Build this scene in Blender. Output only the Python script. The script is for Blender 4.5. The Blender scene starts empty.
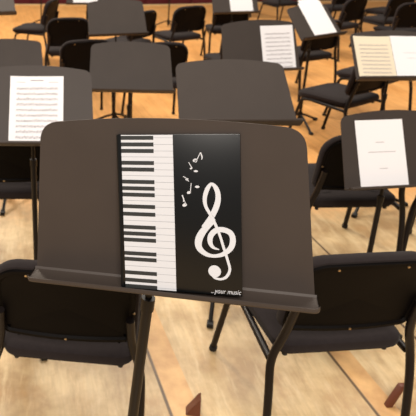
import bpy, bmesh, math, random
from mathutils import Matrix, Vector
random.seed(7)
S = bpy.context.scene
COL = S.collection
PI = math.pi

# ------------------------------------------------------------------ camera
F_PX, PITCH, ROLL, HC = 555.0, math.radians(19.43), math.radians(-.346), 1.781
fw = Vector((0, math.cos(PITCH), -math.sin(PITCH)))
up0 = Vector((0, math.sin(PITCH), math.cos(PITCH)))
rt0 = Vector((1, 0, 0))
rt = rt0*math.cos(ROLL) + up0*math.sin(ROLL)
up = -rt0*math.sin(ROLL) + up0*math.cos(ROLL)
cd = bpy.data.cameras.new('camera'); cam = bpy.data.objects.new('camera', cd); COL.objects.link(cam)
cd.sensor_width = 36; cd.lens = F_PX/416*36; cd.shift_x = .3308; cd.shift_y = -.2196; cd.clip_start = 0.05
cam.matrix_world = Matrix(((rt.x, up.x, -fw.x, 0), (rt.y, up.y, -fw.y, 0), (rt.z, up.z, -fw.z, HC), (0, 0, 0, 1)))
cd.dof.use_dof = True; cd.dof.focus_distance = 1.05; cd.dof.aperture_fstop = 11
S.camera = cam

# ------------------------------------------------------------------ world, lights, exposure
w = bpy.data.worlds.new('world'); S.world = w; w.use_nodes = True
w.node_tree.nodes['Background'].inputs[0].default_value = (1.0, 0.93, 0.86, 1)
w.node_tree.nodes['Background'].inputs[1].default_value = 0.26
def area(name, loc, target, size, power, col):
    l = bpy.data.lights.new(name, 'AREA'); l.shape = 'RECTANGLE'; l.size = size[0]; l.size_y = size[1]
    l.energy = power; l.color = col
    o = bpy.data.objects.new(name, l); COL.objects.link(o); o.location = loc
    o.rotation_euler = (Vector(target)-Vector(loc)).to_track_quat('-Z', 'Y').to_euler()
    return o
area('stage_light_overhead', (2.0, 6.0, 6.5), (1.4, 4.5, 0), (6, 5), 560, (1.0, 0.90, 0.78))
area('stage_light_front', (-4.0, 11.0, 6.5), (1.0, 2.5, 0), (2.2, 1.2), 900, (1.0, 0.88, 0.72))
area('stage_light_behind_players', (-.5, -3.0, 5.5), (1.2, 3.0, 0.6), (3, 2), 530, (1.0, 0.92, 0.84))
S.view_settings.view_transform = 'Standard'; S.view_settings.look = 'None'
S.view_settings.gamma = 1; S.view_settings.exposure = 0.0; S.view_settings.use_curve_mapping = False

# ------------------------------------------------------------------ materials
def mat(name, col, rough=0.5, metal=0.0, spec=0.5, noise=None, bump=None, sheen=0.0):
    m = bpy.data.materials.new(name); m.use_nodes = True
    nt = m.node_tree; b = nt.nodes['Principled BSDF']
    b.inputs['Base Color'].default_value = (*col, 1); b.inputs['Roughness'].default_value = rough
    b.inputs['Metallic'].default_value = metal; b.inputs['Specular IOR Level'].default_value = spec
    b.inputs['Sheen Weight'].default_value = sheen
    tc = nt.nodes.new('ShaderNodeTexCoord')
    if noise:
        sc, amt = noise
        n = nt.nodes.new('ShaderNodeTexNoise'); n.inputs['Scale'].default_value = sc; n.inputs['Detail'].default_value = 4
        nt.links.new(tc.outputs['Object'], n.inputs['Vector'])
        r = nt.nodes.new('ShaderNodeMix'); r.data_type = 'RGBA'
        r.inputs[6].default_value = (*[c*(1-amt) for c in col], 1); r.inputs[7].default_value = (*[min(1, c*(1+amt)) for c in col], 1)
        nt.links.new(n.outputs['Fac'], r.inputs[0]); nt.links.new(r.outputs[2], b.inputs['Base Color'])
    if bump:
        sc, st_, dist = bump
        n = nt.nodes.new('ShaderNodeTexNoise'); n.inputs['Scale'].default_value = sc
        nt.links.new(tc.outputs['Object'], n.inputs['Vector'])
        bp = nt.nodes.new('ShaderNodeBump'); bp.inputs['Strength'].default_value = st_; bp.inputs['Distance'].default_value = dist
        nt.links.new(n.outputs['Fac'], bp.inputs['Height']); nt.links.new(bp.outputs[0], b.inputs['Normal'])
    return m
M = {}
M['desk'] = mat('desk_enamel', (0.046, 0.035, 0.029), 0.58, 0, 0.3, (9, 0.12), (900, 0.12, 0.0004))
M['tube'] = mat('black_enamel_tube', (0.006, 0.0045, 0.004), 0.35, 0, 0.25)
M['steel'] = mat('steel_tube', (0.35, 0.33, 0.31), 0.3, 1.0)
M['fabric'] = mat('charcoal_fabric', (0.020, 0.0155, 0.0155), 0.95, 0, 0.1, (60, 0.2), (500, 0.3, 0.001), 0.05)
M['shell'] = mat('black_plastic_shell', (0.002, 0.0012, 0.001), 0.6, 0, 0.1)
M['frame'] = mat('black_frame', (0.007, 0.0045, 0.004), 0.4, 0, 0.25)
M['brass'] = mat('screw_metal', (0.5, 0.38, 0.24), 0.35, 1.0)
M['rubber'] = mat('rubber', (0.01, 0.009, 0.008), 0.7)
M['paper'] = mat('white_paper', (0.86, 0.84, 0.85), 0.8, 0, 0.2)
M['cream'] = mat('cream_paper', (0.80, 0.70, 0.53), 0.8, 0, 0.2)
M['ink'] = mat('grey_ink', (0.36, 0.31, 0.33), 0.8)
M['ink_dark'] = mat('dark_ink', (0.10, 0.08, 0.09), 0.8)
M['folder_black'] = mat('folder_black', (0.004, 0.0045, 0.005), 0.30, 0, 0.35)
M['folder_white'] = mat('folder_white', (0.56, 0.57, 0.60), 0.5)
M['key_black'] = mat('printed_black', (0.018, 0.020, 0.020), 0.5)
M['key_line'] = mat('printed_grey', (0.26, 0.27, 0.29), 0.6)
M['redwood'] = mat('red_brown_wood', (0.13, 0.035, 0.015), 0.45, 0, 0.5, (20, 0.3))
M['maroon'] = mat('maroon_upholstery', (0.13, 0.018, 0.020), 0.8, 0, 0.2, (8, 0.25))
M['edge'] = mat('stage_edge_wood', (0.62, 0.44, 0.22), 0.4)
M['hall'] = mat('hall_floor_dark', (0.10, 0.03, 0.025), 0.8)

def floor_material():
    m = bpy.data.materials.new('stage_floor_wood'); m.use_nodes = True; nt = m.node_tree; L = nt.links
    b = nt.nodes['Principled BSDF']
    def N(t, **k):
        n = nt.nodes.new(t)
        for a, v in k.items(): setattr(n, a, v)
        return n
    def math_(op, a, b2=None, c=None):
        n = N('ShaderNodeMath', operation=op)
        for i, v in enumerate((a, b2, c)):
            if v is None: continue
            if isinstance(v, (int, float)): n.inputs[i].default_value = v
            else: L.new(v, n.inputs[i])
        return n.outputs[0]
    def mix(f, a, c, bt='MIX'):
        n = N('ShaderNodeMix', data_type='RGBA', blend_type=bt)
        for i, v in ((0, f), (6, a), (7, c)):
            if isinstance(v, (int, float)): n.inputs[i].default_value = v
            elif isinstance(v, tuple): n.inputs[i].default_value = (*v, 1)
            else: L.new(v, n.inputs[i])
        return n.outputs[2]
    def noise(vec, sc, det=4, rough=.5):
        n = N('ShaderNodeTexNoise'); n.inputs['Scale'].default_value = sc; n.inputs['Detail'].default_value = det
        n.inputs['Roughness'].default_value = rough; L.new(vec, n.inputs['Vector']); return n.outputs['Fac']
    def ramp(f, lo, hi):
        n = N('ShaderNodeMapRange'); n.inputs[1].default_value = lo; n.inputs[2].default_value = hi; L.new(f, n.inputs[0]); n.clamp = True
        return n.outputs[0]
    tc = N('ShaderNodeTexCoord')
    mp = N('ShaderNodeMapping'); mp.inputs['Rotation'].default_value = (0, 0, math.radians(-8)); L.new(tc.outputs['Object'], mp.inputs[0])
    sx = N('ShaderNodeSeparateXYZ'); L.new(mp.outputs[0], sx.inputs[0])
    # u runs across the boards, v along them
    u = math_('ADD', sx.outputs[0], 20 + U_OFF); v = sx.outputs[1]
    per = 2.4
    um = math_('MODULO', u, per)
    def line(at, hw):
        d = math_('ABSOLUTE', math_('SUBTRACT', um, at)); return ramp(d, hw, hw*0.4)
    seam = math_('MAXIMUM', math_('MAXIMUM', line(0.012, .009), line(0.79, .009)), line(1.228, .009))
    # repair strips of newer, more orange wood to the right of two seams
    def band(a, c):
        return math_('MULTIPLY', math_('GREATER_THAN', um, a), math_('LESS_THAN', um, c))
    strip = math_('MAXIMUM', band(0.012, 0.125), band(0.79, 0.885))
    # narrow strip boards of the far hardwood
    st = N('ShaderNodeCombineXYZ'); L.new(math_('MULTIPLY', u, 3.0), st.inputs[0]); L.new(math_('MULTIPLY', v, .5), st.inputs[1])
    grain = noise(st.outputs[0], 5.0, 6, .6)
    g2 = N('ShaderNodeCombineXYZ'); L.new(math_('MULTIPLY', u, 26.0), g2.inputs[0]); L.new(math_('MULTIPLY', v, 2.2), g2.inputs[1])
    fine = noise(g2.outputs[0], 2.5, 5, .65)
    cloud = noise(mp.outputs[0], 3.2, 5, .6)
    cloud2 = noise(mp.outputs[0], 9.0, 4, .6)
    board_n = math_('FLOOR', math_('MULTIPLY', u, 1/0.083))
    wn = N('ShaderNodeTexWhiteNoise', noise_dimensions='1D'); L.new(board_n, wn.inputs['W'])
    pale = mix(ramp(cloud, .38, .62), (0.37, 0.23, 0.10), (0.70, 0.52, 0.285))
    mp2 = N('ShaderNodeMapping'); mp2.inputs['Rotation'].default_value = (0, 0, math.radians(35)); mp2.inputs['Scale'].default_value = (9, 1.6, 1)
    L.new(tc.outputs['Object'], mp2.inputs[0]); scuff = noise(mp2.outputs[0], 2.4, 5, .65)
    pale = mix(math_('MULTIPLY', ramp(cloud2, .50, .70), .45), pale, (0.50, 0.29, 0.12))
    pale = mix(math_('MULTIPLY', ramp(scuff, .52, .72), .6), pale, (0.76, 0.61, 0.37))
    pale = mix(math_('MULTIPLY', ramp(scuff, .47, .30), .45), pale, (0.30, 0.17, 0.07))
    pale = mix(math_('MULTIPLY', ramp(fine, .40, .75), .35), pale, (0.38, 0.25, 0.14))
    orange = mix(ramp(grain, .3, .7), (0.52, 0.235, 0.066), (0.80, 0.40, 0.13))
    orange = mix(math_('MULTIPLY', wn.outputs['Value'], .35), orange, (0.74, 0.42, 0.16))
    orange = mix(math_('MULTIPLY', ramp(fine, .45, .8), .3), orange, (0.34, 0.14, 0.05))
    oseam = ramp(math_('ABSOLUTE', math_('SUBTRACT', math_('FRACT', math_('MULTIPLY', u, 1/0.083)), .5)), .47, .495)
    orange = mix(math_('MULTIPLY', oseam, .45), orange, (0.22, 0.09, 0.03))
    yy = N('ShaderNodeSeparateXYZ'); L.new(tc.outputs['Object'], yy.inputs[0])
    far = ramp(math_('ADD', yy.outputs[1], math_('MULTIPLY', math_('SUBTRACT', cloud, .5), 1.2)), 3.05, 3.6)
    near = mix(math_('MULTIPLY', strip, .85), pale, mix(ramp(cloud2, .35, .7), (0.52, 0.27, 0.09), (0.74, 0.44, 0.18)))
    near = mix(seam, near, (0.10, 0.055, 0.025))
    L.new(mix(far, near, orange), b.inputs['Base Color'])
    r = math_('MULTIPLY_ADD', cloud, .25, .22); L.new(r, b.inputs['Roughness'])
    b.inputs['Specular IOR Level'].default_value = .5
    bp = N('ShaderNodeBump'); bp.inputs['Strength'].default_value = .25; bp.inputs['Distance'].default_value = .003
    L.new(math_('SUBTRACT', math_('MULTIPLY', fine, .3), seam), bp.inputs['Height']); L.new(bp.outputs[0], b.inputs['Normal'])
    return m
# first seam lies at x cos8 + y sin8 = .60
U_OFF = 0.012 - .60 - (20 % 2.4)
M['floor'] = floor_material()

# ------------------------------------------------------------------ mesh helpers
def obj(name, bm, m, parent=None, smooth=True, sharp=35):
    me = bpy.data.meshes.new(name)
    bmesh.ops.recalc_face_normals(bm, faces=bm.faces)
    bm.to_mesh(me); bm.free()
    me.materials.append(m)
    if smooth:
        me.shade_smooth()
        try: me.set_sharp_from_angle(angle=math.radians(sharp))
        except Exception: pass
    o = bpy.data.objects.new(name, me); COL.objects.link(o)
    if parent: o.parent = parent
    return o
def tag(o, label=None, cat=None, group=None, kind=None):
    if label: o['label'] = label
    if cat: o['category'] = cat
    if group: o['group'] = group
    if kind: o['kind'] = kind
    return o
def empty(name, loc, rz=0):
    o = bpy.data.objects.new(name, None); COL.objects.link(o); o.location = loc; o.rotation_euler = (0, 0, rz)
    o.empty_display_size = .1
    return o
def box(bm, lo, hi, mtx=None, bev=0):
    b2 = bmesh.new(); bmesh.ops.create_cube(b2, size=1)
    c = [(a+b)/2 for a, b in zip(lo, hi)]; s = [b-a for a, b in zip(lo, hi)]
    for v in b2.verts: v.co = Vector((v.co.x*s[0]+c[0], v.co.y*s[1]+c[1], v.co.z*s[2]+c[2]))
    if bev: bmesh.ops.bevel(b2, geom=b2.edges[:], offset=bev, segments=2, affect='EDGES', profile=.5)
    merge(bm, b2, mtx)
def merge(bm, b2, mtx=None):
    if mtx is not None: bmesh.ops.transform(b2, matrix=mtx, verts=b2.verts)
    t = bpy.data.meshes.new('t'); b2.to_mesh(t); b2.free(); bm.from_mesh(t); bpy.data.meshes.remove(t)
def fillet(pts, r=.05, n=6):
    P = [Vector(p) for p in pts]; out = [P[0]]
    for i in range(1, len(P)-1):
        a, b, c = P[i-1], P[i], P[i+1]
        d1 = min(r, (a-b).length*.48); d2 = min(r, (c-b).length*.48)
        s = b+(a-b).normalized()*d1; e = b+(c-b).normalized()*d2
        for k in range(n+1):
            t = k/n; out.append(s*(1-t)**2 + b*2*t*(1-t) + e*t*t)
    out.append(P[-1]); return out
def tube(bm, pts, r, seg=12, cap=True, r2=None):
    P = [Vector(p) for p in pts]; rings = []
    prev = None
    for i, p in enumerate(P):
        if i == 0: d = P[1]-P[0]
        elif i == len(P)-1: d = P[-1]-P[-2]
        else: d = (P[i+1]-P[i]).normalized()+(P[i]-P[i-1]).normalized()
        d.normalize()
        if prev is None:
            a = Vector((0, 0, 1)) if abs(d.z) < .9 else Vector((1, 0, 0))
            n = d.cross(a).normalized()
        else:
            n = (prev - d*prev.dot(d)).normalized()
        prev = n; b = d.cross(n)
        rr = r if r2 is None else r+(r2-r)*i/(len(P)-1)
        rings.append([bm.verts.new(p+(n*math.cos(2*PI*k/seg)+b*math.sin(2*PI*k/seg))*rr) for k in range(seg)])
    for i in range(len(rings)-1):
        for k in range(seg):
            bm.faces.new((rings[i][k], rings[i][(k+1) % seg], rings[i+1][(k+1) % seg], rings[i+1][k]))
    if cap: bm.faces.new(rings[0][::-1]); bm.faces.new(rings[-1])
def rings_solid(bm, rings, cap0=True, cap1=True):
    R = [[bm.verts.new(p) for p in r] for r in rings]; n = len(R[0])
    for i in range(len(R)-1):
        for k in range(n):
            bm.faces.new((R[i][k], R[i][(k+1) % n], R[i+1][(k+1) % n], R[i+1][k]))
    def cap(r):
        c = bm.verts.new(sum((v.co for v in r), Vector())/n)
        for k in range(n): bm.faces.new((r[k], r[(k+1) % n], c))
    if cap0: cap(R[0])
    if cap1: cap(R[-1])
def rrect(w0, w1, h, r0, r1, n=6, ys=0.0, bow=0.0):
    """outline of a rounded rectangle, width w0 at the bottom and w1 at the top, corner radii r0 / r1"""
    pts = []
    def arc(cx, cy, r, a0):
        for k in range(n+1):
            a = a0+PI/2*k/n; pts.append((cx+r*math.cos(a), cy+r*math.sin(a)))
    arc(w1/2-r1, ys+h-r1, r1, 0)
    for k in range(1, 8): 
        t = k/8; x = (w1/2-r1)*(1-2*t); pts.append((x, ys+h+bow*(1-(1-2*t)**2)))
    arc(-w1/2+r1, ys+h-r1, r1, PI/2)
    for k in range(1, 6):
        t = k/6; pts.append((-w1/2+(w1-w0)/2*t, ys+h-r1+(r0+r1-h)*t))
    arc(-w0/2+r0, ys+r0, r0, PI)
    for k in range(1, 8):
        t = k/8; pts.append(((-w0/2+r0)*(1-2*t), ys))
    arc(w0/2-r0, ys+r0, r0, 3*PI/2)
    for k in range(1, 6):
        t = k/6; pts.append((w0/2+(w1-w0)/2*t, ys+r0+(h-r0-r1)*t))
    return pts
def inset(pts, d, c):
    out = []
    n = len(pts)
    for i, p in enumerate(pts):
        a = Vector(pts[i-1]); b = Vector(pts[(i+1) % n]); t = (b-a).normalized(); nn = Vector((-t.y, t.x))
        q = Vector(p)+nn*d
        out.append((q.x, q.y))
    return out

# ------------------------------------------------------------------ setting
bm = bmesh.new()
edge_pts = [(-9, 11.9), (-5, 12.5), (-1.5, 12.7), (1.8, 12.5), (4.5, 12.8), (7, 13.0), (11, 12.9), (15, 12.6)]
def curve_pts(P, n=6):
    out = []
    for i in range(len(P)-1):
        p0 = Vector(P[max(i-1, 0)]); p1 = Vector(P[i]); p2 = Vector(P[i+1]); p3 = Vector(P[min(i+2, len(P)-1)])
        for k in range(n):
            t = k/n
            out.append(.5*((2*p1)+(p2-p0)*t+(2*p0-5*p1+4*p2-p3)*t*t+(3*p1-p0-3*p2+p3)*t**3))
    out.append(Vector(P[-1])); return out
EP = curve_pts(edge_pts)
outline = [(p.x, p.y) for p in EP] + [(15, -5), (-9, -5)]
top = [bm.verts.new((x, y, 0)) for x, y in outline]; bot = [bm.verts.new((x, y, -.9)) for x, y in outline]
bm.faces.new(top); bm.faces.new(bot[::-1])
for i in range(len(top)): bm.faces.new((top[i], top[i-1], bot[i-1], bot[i]))
tag(obj('floor', bm, M['floor'], smooth=False), kind='structure')
bm = bmesh.new()   # nosing along the stage edge
n = len(EP); R_ = []
for i, p in enumerate(EP):
    t = (EP[min(i+1, n-1)]-EP[max(i-1, 0)]).normalized(); nn = Vector((-t.y, t.x))
    R_.append([bm.verts.new((p.x+nn.x*a, p.y+nn.y*a, z)) for a, z in ((-.10, .0), (-.10, .012), (.03, .012), (.045, 0), (.045, -.05), (.0, -.05))])
for i in range(n-1):
    for k in range(5): bm.faces.new((R_[i][k], R_[i][k+1], R_[i+1][k+1], R_[i+1][k]))
tag(obj('trim_1', bm, M['edge'], smooth=False), kind='structure')
bm = bmesh.new(); box(bm, (-14, 5, -1.0), (16, 24, -.92)); tag(obj('floor', bm, M['hall'], smooth=False), kind='structure')
bm = bmesh.new(); box(bm, (-14, 24, -1), (16, 24.2, 7)); tag(obj('wall_back', bm, M['hall'], smooth=False), kind='structure')

# ------------------------------------------------------------------ auditorium seats beyond the stage edge
def aud_seat():
    r = empty('auditorium_seat', (0, 0, -.92))
    b = bmesh.new(); o = rrect(.5, .48, .55, .06, .12)
    rings_solid(b, [[(x, .22+dy+.1*(y), .42+y) for x, y in inset(o, d, 0)] for dy, d in ((-.04, .03), (-.03, 0), (.03, 0), (.04, .03))])
    obj('backrest', b, M['maroon'], r)
    b = bmesh.new(); box(b, (-.24, -.22, .36), (.24, .2, .47), bev=.04); obj('seat', b, M['maroon'], r)
    for x in (-.26, .235):
        b = bmesh.new(); box(b, (x, -.05, 0), (x+.025, .25, .6), bev=.008); obj('side_panel', b, M['tube'], r)
    return r
def copy_tree(o, parent=None):
    c = o.copy(); COL.objects.link(c)
    if parent: c.parent = parent; c.matrix_parent_inverse = o.matrix_parent_inverse.copy()
    for ch in list(o.children): copy_tree(ch, c)
    return c
a0 = aud_seat(); first = True
for row, (yy, lab) in enumerate(((14.1, 'maroon auditorium seat in the row just beyond the stage edge'), (15.05, 'maroon auditorium seat in the second row beyond the stage edge'))):
    for i in range(22):
        c = a0 if first else copy_tree(a0); first = False
        c.location = (-3.0+.29*row+.58*i, yy, -.92)
        tag(c, lab, 'seat', 'maroon auditorium seats, row %s' % ('one', 'two')[row])

# ------------------------------------------------------------------ musician chairs
def bk(x, b, off):
    """backrest frame: x across, b height along the back, off towards the sitter"""
    curve = .55*x*x
    return (x, -.212-.225*b+off*.975+curve*.8, .495+.975*b+off*.22)
def make_chair():
    r = empty('musician_chair', (0, 0, 0))
    # seat: thick padded cushion with rounded corners, wider at the front
    o = rrect(.435, .475, .475, .055, .09, ys=-.215)
    b = bmesh.new()
    prof = [(.035, -.028), (.006, -.024), (0, -.008), (.003, .008), (.014, .017), (.05, .024), (.11, .027)]
    def sz(x, y): return .432 - .010*max(0, (y-.1))/.15 - .006*math.exp(-((x*x+y*y)/.02))
    rings_solid(b, [[(x, y, sz(x, y)+dz) for x, y in inset(o, d, 0)] for d, dz in prof])
    obj('seat', b, M['fabric'], r)
    b = bmesh.new(); o2 = inset(o, .02, 0)
    rings_solid(b, [[(x, y, sz(x, y)-.044) for x, y in inset(o2, .01, 0)], [(x, y, sz(x, y)-.040) for x, y in o2], [(x, y, sz(x, y)-.027) for x, y in o2]])
    obj('seat_pan', b, M['frame'], r)
    # backrest cushion
    o = rrect(.44, .445, .315, .045, .105, n=8, bow=.006)
    b = bmesh.new()
    rings_solid(b, [[bk(x, y, off) for x, y in inset(o, d, 0)] for d, off in ((.016, -.006), (.004, -.004), (0, .006), (.0, .020), (.008, .034), (.03, .042), (.07, .046))])
    obj('backrest', b, M['fabric'], r)
    b = bmesh.new(); oo = inset(o, .010, 0)
    rings_solid(b, [[bk(x, y, off) for x, y in inset(oo, d, 0)] for d, off in ((0, -.004), (.002, -.013), (.014, -.014), (.020, -.007), (.05, -.006))], cap0=False)
    sh = obj('back_shell', b, M['shell'], r)
    for x, y in ((0, .022), (-.207, .15), (.207, .15), (-.105, .292), (.105, .292)):
        b = bmesh.new(); p = Vector(bk(x, y, -.013)); q = Vector(bk(x, y, -.017)); tube(b, [p, q], .0040, 8)
        obj('screw', b, M['brass'], sh)
    for sx in (-1, 1):
        b = bmesh.new()
        tube(b, fillet([(sx*.240, -.275, .008), (sx*.238, -.235, .30), (sx*.236, -.212, .395), (sx*.203, -.222, .50), (sx*.196, -.252, .62)], .05), .0135)
        l = obj('rear_leg', b, M['frame'], r)
        b = bmesh.new(); tube(b, [(sx*.240, -.275, 0), (sx*.240, -.273, .022)], .017); obj('foot_cap', b, M['rubber'], l)
        b = bmesh.new()
        tube(b, fillet([(sx*.243, .275, .008), (sx*.222, .185, .385), (sx*.222, .10, .394), (sx*.232, -.200, .385)], .045), .0125)
        l = obj('front_leg', b, M['frame'], r)
        b = bmesh.new(); tube(b, [(sx*.243, .275, 0), (sx*.2418, .270, .022)], .016); obj('foot_cap', b, M['rubber'], l)
    b = bmesh.new(); tube(b, [(-.222, .15, .383), (.222, .15, .383)], .010)
    obj('cross_bar', b, M['frame'], r)
    for sx in (-1, 1):
        b = bmesh.new(); tube(b, [(sx*.17, -.175, .374), (sx*.17, -.175, .392)], .009, 8); obj('stacking_bumper', b, M['rubber'], r)
    for o in [r]+list(r.children_recursive):
        if o.type == 'MESH':
            for v in o.data.vertices: v.co.x *= 1.035; v.co.z *= 1.018
    return r
CH = {
 'C1': (.010, 1.665, -.13, 'black padded chair at the lower left, in front of the keyboard folder stand'),
 'C2': (0.890, 1.705, 0.070, 'black padded chair at the lower right, largest chair beside the main stand'),
 'C3': (1.430, 2.700, 0.020, 'black chair behind the stand holding the nearly blank white sheet'),
 'C4': (-0.338, 2.812, -0.021, 'black chair tucked behind the left stand holding printed sheet music'),
 'C5': (-0.460, 7.413, 1.245, 'black chair seen side-on, facing left, behind the far left stands'),
 'C6': (-0.031, 6.105, 0.064, 'black chair turned squarely away, left of the two empty grey stands'),
 'C7': (.105, 4.95, .15, 'black chair whose rounded back pokes out left of the nearer empty grey stand'),
 'C8': (0.763, 4.828, 0.036, 'black chair whose rounded back corner pokes out right of the nearer empty grey stand'),
 'C9': (0.670, 6.455, 0.784, 'black chair half hidden right behind the farther empty stand'),
 'C10': (1.345, 6.879, 0.402, 'black chair with open view of its tilted back, facing away to the left, top centre'),
 'C11': (2.060, 7.284, -0.055, 'black chair below the far stand with a white sheet, top centre'),
 'C12': (1.676, 5.558, 0.102, 'black chair mostly hidden behind the dark stand with printed music, only its seat edge showing'),
 'C13': (2.487, 5.818, 0.406, 'black chair directly under the tilted stand holding overlapping blank sheets'),
 'C14': (2.201, 4.317, 0.534, 'black chair facing away to the left beneath the open music booklet'),
 'C15': (2.800, 4.950, 0.600, 'black chair under the right page of the open music booklet'),
 'C16': (2.070, 2.542, -0.633, 'black chair at the right edge, only a front leg in view'),
 'C17': (3.622, 7.536, 0.538, 'dark chair with a tall tilted back in the top right group'),
 'C18': (4.466, 7.898, 0.345, 'dark chair, farther seat in the top right corner'),
 'C19': (4.232, 7.064, -0.002, 'dark chair, nearer seat in the top right corner, above the booklet'),
 'C20': (4.950, 8.700, 0.500, 'dark chair peeking over the open booklet at the right edge'),
 'C21': (4.300, 9.100, 0.300, 'dark distant chair left of the tall tilted back chair, near top edge'),
 'C22': (3.650, 9.700, 0.350, 'dark distant chair near the stage edge, top centre'),
 'C23': (3.200, 11.000, 0.200, 'dark distant chair near the stage edge above the tilted stand'),
}
proto = make_chair(); first = True
for k, (x, y, a, lab) in CH.items():
    c = proto if first else copy_tree(proto); first = False
    c.location = (x, y, 0); c.rotation_euler = (0, 0, a)
    tag(c, lab, 'chair', 'black padded musician chairs on the stage')

# ------------------------------------------------------------------ music stands
def desk_matrix(q):
    x, y, z, a, t, ro = q
    m = Matrix(((1, 0, 0), (0, math.sin(t), -math.cos(t)), (0, math.cos(t), math.sin(t)))).to_4x4()
    # columns become u (across), v (up the desk), w (towards the player)
    c, s = math.cos(ro), math.sin(ro)
    Ry = Matrix(((c, 0, s), (0, 1, 0), (-s, 0, c))).to_4x4()
    return Matrix.Translation((x, y, z)) @ Matrix.Rotation(a, 4, 'Z') @ Ry @ m
def desk_outline(W, T, V, bow, r=.032):
    pts = [(-W, 0), (W, 0)]
    def corner(sx):
        c = Vector((sx*T, V)); d = Vector((sx*W, 0))-c; d.normalize()
        e = Vector((-sx*1, .16)).normalized()
        p0 = c+d*r; p1 = c+e*r
        return [tuple(p0*(1-t)**2+c*2*t*(1-t)+p1*t*t) for t in [k/6 for k in range(7)]]
    cr = corner(1); cl = corner(-1)[::-1]
    top = []
    x0, y0 = cr[-1]
    for k in range(1, 12):
        t = k/12; x = x0*(1-2*t); top.append((x, y0+(V+bow-y0)*(1-(1-2*t)**2)))
    return pts+cr+top+cl
def make_stand(q, label, W=.255, T=.243, V=.31, bow=.024, hinge=(0, .12), lean=(0, 0), spin=0.5, group='black orchestra music stands'):
    D = desk_matrix(q)
    hp = D @ Vector((hinge[0], hinge[1], -.050))
    root = empty('music_stand', (hp.x+lean[0], hp.y+lean[1], 0), q[3])
    Ri = (Matrix.Translation(root.location) @ Matrix.Rotation(q[3], 4, 'Z')).inverted()
    L = Ri @ D
    tag(root, label, 'music stand', group)
    th = .0022
    b = bmesh.new(); o = desk_outline(W, T, V, bow)
    f = [b.verts.new((x, y, 0)) for x, y in o]; k = [b.verts.new((x, y, -th)) for x, y in o]
    b.faces.new(f); b.faces.new(k[::-1])
    for i in range(len(f)): b.faces.new((f[i], f[i-1], k[i-1], k[i]))
    bmesh.ops.transform(b, matrix=L, verts=b.verts); obj('desk', b, M['desk'], root, sharp=25)
    # ledge: bends out of the desk, with a rolled front lip; rounded outer corners
    b = bmesh.new(); prof = [(0, .000), (-.004, .003), (-.006, .010), (-.006, .046), (-.004, .053), (.000, .056), (.006, .056)]
    prof2 = [(v+(.0022 if i < 5 else .0008), w_-(.0 if i < 4 else .0022)) for i, (v, w_) in enumerate(prof)]
    loop = prof+prof2[::-1]
    xs = [-1, -.985, -.96, -.5, 0, .5, .96, .985, 1]
    ins = {1: .010, .985: .003}
    rr = []
    for x in xs:
        cut = ins.get(abs(x), 0)
        rr.append([(x*(W+.0035), v, w_-cut*max(0, (w_-.03))/.026) for v, w_ in loop])
    rings_solid(b, rr); bmesh.ops.transform(b, matrix=L, verts=b.verts)
    obj('ledge', b, M['desk'], root, sharp=25)
    # hinge bracket behind the desk
    b = bmesh.new(); box(b, (hinge[0]-.045, hinge[1]-.035, -.006), (hinge[0]+.045, hinge[1]+.035, -th), bev=.0015)
    box(b, (hinge[0]-.022, hinge[1]-.016, -.062), (hinge[0]-.016, hinge[1]+.016, -.005), bev=.001)
    box(b, (hinge[0]+.016, hinge[1]-.016, -.062), (hinge[0]+.022, hinge[1]+.016, -.005), bev=.001)
    bmesh.ops.transform(b, matrix=L, verts=b.verts); obj('hinge_bracket', b, M['tube'], root)
    top = Ri @ hp; base = Vector((0, 0, 0)); d = (top-base)
    at = lambda z: base+d*(z/d.z)
    zj = max(top.z-SHAFT(q), .45)
    b = bmesh.new(); tube(b, [at(zj-.05), top], .0075, 12); obj('height_tube', b, M['tube'] if zj > 2 else M['tube'], root)
    b = bmesh.new(); tube(b, [at(.06), at(zj)], .0118, 16); obj('pole', b, M['tube'], root)
    b = bmesh.new(); tube(b, [at(zj-.022), at(zj-.020), at(zj+.004), at(zj+.008)], .0145, 16); obj('collar', b, M['tube'], root)
    # base: hub and three sloping legs with feet
    b = bmesh.new(); tube(b, [at(.05), at(.125)], .021, 16); tube(b, [at(.02), at(.05)], .012, 16, r2=.021); obj('hub', b, M['tube'], root)
    for i in range(3):
        a = spin+i*2*PI/3; c, s = math.cos(a), math.sin(a)
        b = bmesh.new()
        P = fillet([(c*.01, s*.01, .105), (c*.08, s*.08, .085), (c*.245, s*.245, .012)], .05)
        tube(b, P, .0105, 10)
        l = obj('leg', b, M['tube'], root)
        b = bmesh.new(); box(b, (.225, -.015, 0), (.262, .015, .022), Matrix.Rotation(a, 4, 'Z'), bev=.004); obj('rubber_foot', b, M['rubber'], l)
    return root, D
def SHAFT(q): return .19
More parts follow.
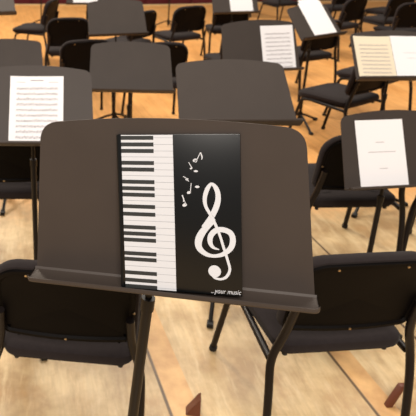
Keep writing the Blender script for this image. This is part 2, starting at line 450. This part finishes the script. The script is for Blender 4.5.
ST = {
 'S1': ((.1838, .9107, 1.1214, -.2869, .0929, -.0722), 'large dark music stand in the foreground holding the keyboard folder', dict(W=.2665, T=.2386, V=.3075, bow=.016, hinge=(-.020, .10), lean=(-.085, .0), spin=.3)),
 'S2': ((0.7193, 2.2205, 0.9540, 0.0124, 0.8094, 0.0099), 'empty dark brown music stand just behind the foreground stand, top centre', dict(spin=.2)),
 'S3': ((0.3655, 3.1929, 0.8069, -0.0083, 0.6361, 0.0258), 'nearer of the two empty grey music stands at upper left', dict(spin=2.4)),
 'S4': ((0.4138, 4.7039, 0.8539, 0.1183, 0.5596, -0.0057), 'farther of the two empty grey music stands at upper left', dict(spin=.9)),
 'S5': ((1.2214, 3.4245, 0.8725, 0.1117, 0.4316, -0.0074), 'dark music stand with printed sheet music at its right end', dict(spin=1.4)),
 'S6': ((1.4266, 2.1691, 0.6866, 0.1306, 0.4554, 0.0213), 'dark music stand at right holding a nearly blank white sheet', dict(spin=.6)),
 'S7': ((1.9566, 3.1795, 0.8753, 0.0135, 0.6767, 0.0040), 'dark music stand at right holding the open booklet', dict(spin=1.9)),
 'S8': ((2.1504, 4.6759, 0.8309, 0.4710, 0.7269, -0.0077), 'dark steeply turned music stand holding two overlapping blank sheets', dict(spin=.1)),
 'S9': ((-.4165, 3.30, .805, .05, .62, 0), 'empty music stand at left edge, above the stand with sheet music', dict(spin=.4)),
 'S0': ((-0.1607, 2.0502, 0.9387, -0.0219, 0.5737, 0.0032), 'dark music stand at left holding printed sheet music', dict(spin=.7)),
 'S10': ((-0.8167, 5.8481, 0.8485, 0.1532, 1.0001, 0.0029), 'pale reflecting music stand in the top left corner', dict(spin=-.35)),
 'S11': ((.212, 6.9, .808, -.05, .5, 0), 'far music stand with white sheet cut off by the top edge, upper left', dict(spin=.8)),
 'S12': ((1.7663, 5.9182, 0.8438, 0.1183, 0.5000, 0.0007), 'far dark music stand with blank white sheet, top centre', dict(spin=.9)),
 'S13': ((-.5, 9.9, 1.15, .1, .5, 0), 'distant music stand of which only the pole shows behind the side-on chair', dict(spin=.3)),
 'S14': ((1.75, 9.7, 1.2, .1, .5, 0), 'distant music stand of which only the pole shows above the top centre chair', dict(spin=.6)),
}
DM = {}
for k, (q, lab, kw) in ST.items():
    r_, DM[k] = make_stand(q, lab, **kw)

# ------------------------------------------------------------------ paper on the stands
def sheet(name, stand, u0, v0, wd, ht, rot, m, curl=.002, lift=.0012, th=.0007):
    """a page lying on a desk; returns (object, page-to-world function base)"""
    o = empty_mesh = None
    b = bmesh.new(); nx, ny = 6, 8; V0, V1 = [], []
    for j in range(ny+1):
        for i in range(nx+1):
            s, t = i/nx, j/ny
            z = curl*(2*s-1)**2*t
            V0.append(b.verts.new((s*wd, t*ht, z+th))); V1.append(b.verts.new((s*wd, t*ht, z)))
    g = lambda A, i, j: A[j*(nx+1)+i]
    for j in range(ny):
        for i in range(nx):
            b.faces.new((g(V0, i, j), g(V0, i+1, j), g(V0, i+1, j+1), g(V0, i, j+1)))
            b.faces.new((g(V1, i, j), g(V1, i, j+1), g(V1, i+1, j+1), g(V1, i+1, j)))
    for i in range(nx):
        b.faces.new((g(V0, i, 0), g(V1, i, 0), g(V1, i+1, 0), g(V0, i+1, 0)))
        b.faces.new((g(V0, i, ny), g(V0, i+1, ny), g(V1, i+1, ny), g(V1, i, ny)))
    for j in range(ny):
        b.faces.new((g(V0, 0, j), g(V0, 0, j+1), g(V1, 0, j+1), g(V1, 0, j)))
        b.faces.new((g(V0, nx, j), g(V1, nx, j), g(V1, nx, j+1), g(V0, nx, j+1)))
    ob = obj(name, b, m)
    ob.matrix_world = DM[stand] @ Matrix.Translation((u0, v0, lift)) @ Matrix.Rotation(rot, 4, 'Z')
    ob['_c'] = curl; ob['_w'] = wd; ob['_h'] = ht
    return ob
def ink(page, name, rects, m, extra=.0010):
    """thin printed marks that follow the page: rects (s0, t0, s1, t1) in page fractions, t from the bottom"""
    c, wd, ht = page['_c'], page['_w'], page['_h']
    b = bmesh.new()
    for s0, t0, s1, t1 in rects:
        nn = 6; prev = None
        for i in range(nn+1):
            s = s0+(s1-s0)*i/nn
            pr = [b.verts.new((s*wd, t*ht, c*(2*s-1)**2*t+extra)) for t in (t0, t1)]
            if prev: b.faces.new((prev[0], pr[0], pr[1], prev[1]))
            prev = pr
    return obj(name, b, m, page, smooth=False)
def staves(n, t_top, t_bot, s0=.12, s1=.9, thick=.0022, gap=.0062):
    out = []; nt_ = []
    for i in range(n):
        t = t_top+(t_bot-t_top)*i/(n-1)
        for k in range(5): out.append((s0, t+k*gap-thick/2, s1, t+k*gap+thick/2))
        x = s0+.02
        while x < s1-.02:
            y = t+random.uniform(-.004, .026); nt_.append((x, y, x+.012, y+.008))
            if random.random() < .8: nt_.append((x+.010, y, x+.013, y+.026))
            x += random.uniform(.018, .05)
    return out, nt_

p = sheet('sheet_music', 'S0', -.088, .004, .218, .282, .0, M['paper'], curl=.004)
tag(p, 'white printed sheet of music on the left dark stand', 'sheet music')
a, b_ = staves(10, .80, .08); ink(p, 'staff_lines', a, M['ink']); ink(p, 'notes', b_, M['ink_dark'], .0012)
ink(p, 'title', [(.38, .93, .62, .945), (.12, .905, .28, .912), (.72, .905, .9, .912)], M['ink'])
p = sheet('sheet_music', 'S5', .012, .0, .217, .292, .0, M['paper'])
tag(p, 'white printed sheet of music at the right end of the dark stand, upper centre', 'sheet music')
a, b_ = staves(9, .80, .06); ink(p, 'staff_lines', a, M['ink']); ink(p, 'notes', b_, M['ink_dark'], .0012)
p = sheet('sheet_music', 'S6', -.181, .0, .225, .292, .0, M['paper'], curl=.003)
tag(p, 'nearly blank white title sheet on the right dark stand', 'sheet music')
ink(p, 'title', [(.40, .66, .58, .668), (.22, .515, .80, .523), (.42, .27, .60, .277)], M['ink'])
bk_ = empty('music_booklet', (0, 0, 0)); bk_.matrix_world = DM['S7']
tag(bk_, 'open music booklet with cream left page and white right page', 'booklet')
def page_on(parent, name, u0, v0, wd, ht, rot, m, curl):
    pg = sheet(name, 'S7', u0, v0, wd, ht, rot, m, curl=curl)
    pg.parent = parent; pg.matrix_parent_inverse = Matrix.Identity(4)
    pg.matrix_world = Matrix.Identity(4)
    pg.matrix_basis = Matrix.Translation((u0, v0, .0012)) @ Matrix.Rotation(rot, 4, 'Z')
    return pg
pl = page_on(bk_, 'left_page', -.234, .002, .224, .292, -.02, M['cream'], .004)
pr_ = page_on(bk_, 'right_page', -.008, -.002, .226, .296, -.02, M['paper'], .004)
a, b_ = staves(9, .78, .07); ink(pl, 'staff_lines', a, M['ink']); ink(pl, 'notes', b_, M['ink'], .0012)
ink(pr_, 'title', [(.3, .62, .75, .626), (.36, .50, .7, .505)], M['ink'])
p = sheet('sheet_music', 'S8', -.075, .008, .275, .345, .02, M['paper'], curl=0, lift=.0014)
tag(p, 'large blank white sheet on the steeply turned stand, nearer the ledge', 'sheet music')
p = sheet('sheet_music', 'S8', -.050, .060, .240, .325, .03, M['paper'], curl=0, lift=.0003, th=.0005)
tag(p, 'blank white sheet peeking out beneath the larger one on the turned stand', 'sheet music')
p = sheet('sheet_music', 'S12', -.055, .002, .250, .300, .02, M['paper'])
tag(p, 'blank white sheet on the far stand, top centre', 'sheet music')
p = sheet('sheet_music', 'S11', -.17, .004, .300, .330, .0, M['paper'])
tag(p, 'white sheet on the far stand cut off by the top edge, upper left', 'sheet music')

# ------------------------------------------------------------------ the keyboard folder
FW, FH, FT = .2143, .2932, .006
D = DM['S1']
fl = empty('music_folder', (0, 0, 0))
# bottom edge stands near the front of the ledge, top leans on the desk
b0 = Vector((-.0723, .003, .048)); t0 = Vector((-.082, .2915, .007)); rx = Vector((1, .0, 0))
uy = (t0-b0).normalized(); ux = Vector((1, 0, 0)); ux = (ux-uy*ux.dot(uy)).normalized(); uz = ux.cross(uy)
LM = Matrix(((ux.x, uy.x, uz.x, b0.x), (ux.y, uy.y, uz.y, b0.y), (ux.z, uy.z, uz.z, b0.z), (0, 0, 0, 1)))
fl.matrix_world = D @ LM
tag(fl, 'black music folder printed with piano keys and a white treble clef', 'folder')
b = bmesh.new(); box(b, (-.004, 0, -FT), (FW, FH, 0), bev=.0012); obj('cover', b, M['folder_black'], fl)
b = bmesh.new(); tube(b, [(-.003, .001, -.003), (-.003, FH-.001, -.003)], .0036, 10); obj('spine', b, M['folder_black'], fl)
def P2(s, t, z): return Vector((s*FW, (1-t)*FH, z))
def quads(rects, z):
    b = bmesh.new()
    for s0, t0_, s1, t1_ in rects:
        b.faces.new([b.verts.new(P2(s, t, z)) for s, t in ((s0, t1_), (s1, t1_), (s1, t0_), (s0, t0_))])
    return b
KW = .455
kb = obj('keyboard_print', quads([(.012, .004, KW, .996)], .0004), M['folder_white'], fl, smooth=False)
ks = [.022, .064, .105, .181, .223, .302, .344, .385, .461, .51, .595, .637, .678, .767, .805, .894, .943, .984]
obj('black_keys', quads([(.012, k-.0125, .292, k+.0125) for k in ks], .0008), M['key_black'], kb, smooth=False)
gl = []
for i in range(len(ks)-1):
    a_, c_ = ks[i], ks[i+1]
    if c_-a_ > .06:
        gl.append((.012, (a_+c_)/2-.0012, KW, (a_+c_)/2+.0012)); gl += [(.292, a_-.001, KW, a_+.001)]
    else: gl.append((.292, a_-.001, KW, a_+.001))
gl.append((.292, ks[-1]-.001, KW, ks[-1]+.001))
obj('key_outlines', quads(gl, .0006), M['key_line'], kb, smooth=False)
def stroke(b, pts, z):
    """a ribbon of varying width through (s, t, width) points"""
    P = []
    for i in range(len(pts)-1):
        p0, p1, p2, p3 = [Vector(pts[max(0, min(len(pts)-1, j))]) for j in (i-1, i, i+1, i+2)]
        for k in range(8):
            t = k/8; P.append(.5*((2*p1)+(p2-p0)*t+(2*p0-5*p1+4*p2-p3)*t*t+(3*p1-p0-3*p2+p3)*t**3))
    P.append(Vector(pts[-1]))
    prev = None
    for i, p in enumerate(P):
        q0 = P[max(0, i-1)]; q1 = P[min(len(P)-1, i+1)]
        a = P2(q0.x, q0.y, z); c = P2(q1.x, q1.y, z); d = (c-a).normalized(); n = Vector((-d.y, d.x, 0))
        m_ = P2(p.x, p.y, z); h = p.z*FW/2
        pr = [b.verts.new(m_+n*h), b.verts.new(m_-n*h)]
        if prev: b.faces.new((prev[0], prev[1], pr[1], pr[0]))
        prev = pr
def disc(b, s, t, rs, z, squash=1, ang=0):
    c = P2(s, t, z); vs = []
    for k in range(18):
        a = 2*PI*k/18; x, y = rs*math.cos(a), rs*squash*math.sin(a)
        vs.append(b.verts.new(c+Vector((x*math.cos(ang)-y*math.sin(ang), x*math.sin(ang)+y*math.cos(ang), 0))*FW))
    b.faces.new(vs)
b = bmesh.new()
stroke(b, [(0.782, 0.534, 0.027), (0.698, 0.594, 0.054), (0.654, 0.653, 0.060), (0.654, 0.705, 0.053), (0.702, 0.741, 0.040), (0.769, 0.754, 0.029), (0.85, 0.739, 0.036), (0.912, 0.697, 0.045), (0.929, 0.645, 0.047), (0.91, 0.605, 0.045), (0.855, 0.587, 0.045), (0.795, 0.593, 0.045), (0.754, 0.625, 0.045), (0.745, 0.665, 0.04), (0.768, 0.699, 0.026), (0.818, 0.712, 0.008)], .0006)
stroke(b, [(0.782, 0.534, 0.027), (0.75, 0.493, 0.026), (0.715, 0.443, 0.028), (0.709, 0.392, 0.034), (0.73, 0.339, 0.036), (0.765, 0.305, 0.024), (0.801, 0.331, 0.038), (0.817, 0.379, 0.042), (0.804, 0.439, 0.047), (0.76, 0.51, 0.046), (0.699, 0.581, 0.052)], .0007)
stroke(b, [(0.739, 0.476, 0.02), (0.788, 0.551, 0.024), (0.823, 0.617, 0.022), (0.859, 0.709, 0.022), (0.888, 0.784, 0.022), (0.901, 0.834, 0.022), (0.875, 0.878, 0.024), (0.829, 0.897, 0.020), (0.778, 0.891, 0.020), (0.750, 0.865, 0.022)], .0008)
disc(b, .778, .850, .052, .0009)
obj('treble_clef', b, M['folder_white'], fl, smooth=False)
b = bmesh.new()
def note(h, tip, flag=True, r=.020):
    disc(b, h[0], h[1], r, .0006, .68, .35)
    stroke(b, [(h[0]+.012, h[1], .006), (tip[0], tip[1], .006)], .0006)
    if flag: stroke(b, [(tip[0], tip[1], .008), (tip[0]+.012, tip[1]+.028, .010), (tip[0]+.008, tip[1]+.045, .004)], .0007)
note((.636, .161), (.681, .112)); note((.542, .441), (.523, .378)); note((.579, .362), (.600, .303), False, .017)
note((.600, .212), (.582, .173), False, .010); note((.566, .280), (.535, .262), False, .013)
disc(b, .640, .228, .017, .0006, .5); disc(b, .649, .325, .018, .0006, .6); disc(b, .640, .165, .012, .0006)
stroke(b, [(.552, .278, .006), (.582, .292, .006)], .0006)
obj('small_notes', b, M['folder_white'], fl, smooth=False)
def text_mesh(body, size, shear=0.0):
    cu = bpy.data.curves.new('t', 'FONT'); cu.body = body; cu.size = size; cu.shear = shear
    o = bpy.data.objects.new('t', cu); COL.objects.link(o)
    dg = bpy.context.evaluated_depsgraph_get(); me = bpy.data.meshes.new_from_object(o.evaluated_get(dg))
    bm_ = bmesh.new(); bm_.from_mesh(me); bpy.data.objects.remove(o); bpy.data.curves.remove(cu); bpy.data.meshes.remove(me)
    return bm_
tb = text_mesh('...your music', .0125, .25)
xs = [v.co.x for v in tb.verts]; sc = (.245*FW)/(max(xs)-min(xs))
for v in tb.verts: v.co = Vector((.745*FW+(v.co.x-min(xs))*sc, .0035+v.co.y*1.0, .0006))
obj('lettering', tb, M['folder_white'], fl, smooth=False)

# ------------------------------------------------------------------ small wooden bits on the floor
bm = bmesh.new(); box(bm, (-.012, -.010, 0), (.012, .010, .10), bev=.002)
for v in bm.verts: v.co.x += v.co.z*.55; v.co.y += v.co.z*.25; v.co.z *= .8
o = obj('wooden_peg', bm, M['redwood']); o.location = (1.225, 1.655, 0)
tag(o, 'short reddish brown peg beside the right leg of the lower right chair', 'peg')
bm = bmesh.new()
vs = [(-.035, -.02, 0), (.02, -.02, 0), (.02, .02, 0), (-.035, .02, 0), (.010, -.02, .075), (.018, -.02, .085), (.018, .02, .085), (.010, .02, .075)]
B = [bm.verts.new(v) for v in vs]
for f in ((0, 3, 2, 1), (0, 1, 5, 4), (1, 2, 6, 5), (2, 3, 7, 6), (3, 0, 4, 7), (4, 5, 6, 7)): bm.faces.new([B[i] for i in f])
bmesh.ops.bevel(bm, geom=bm.edges[:], offset=.002, segments=2, affect='EDGES')
o = obj('wooden_wedge', bm, M['redwood']); o.location = (.47, 1.63, 0); o.rotation_euler = (0, 0, -.2)
tag(o, 'dark red pointed wooden wedge on the floor at the bottom edge', 'wedge')
for o in list(bpy.data.objects):
    for k in ('_c', '_w', '_h'):
        if k in o: del o[k]
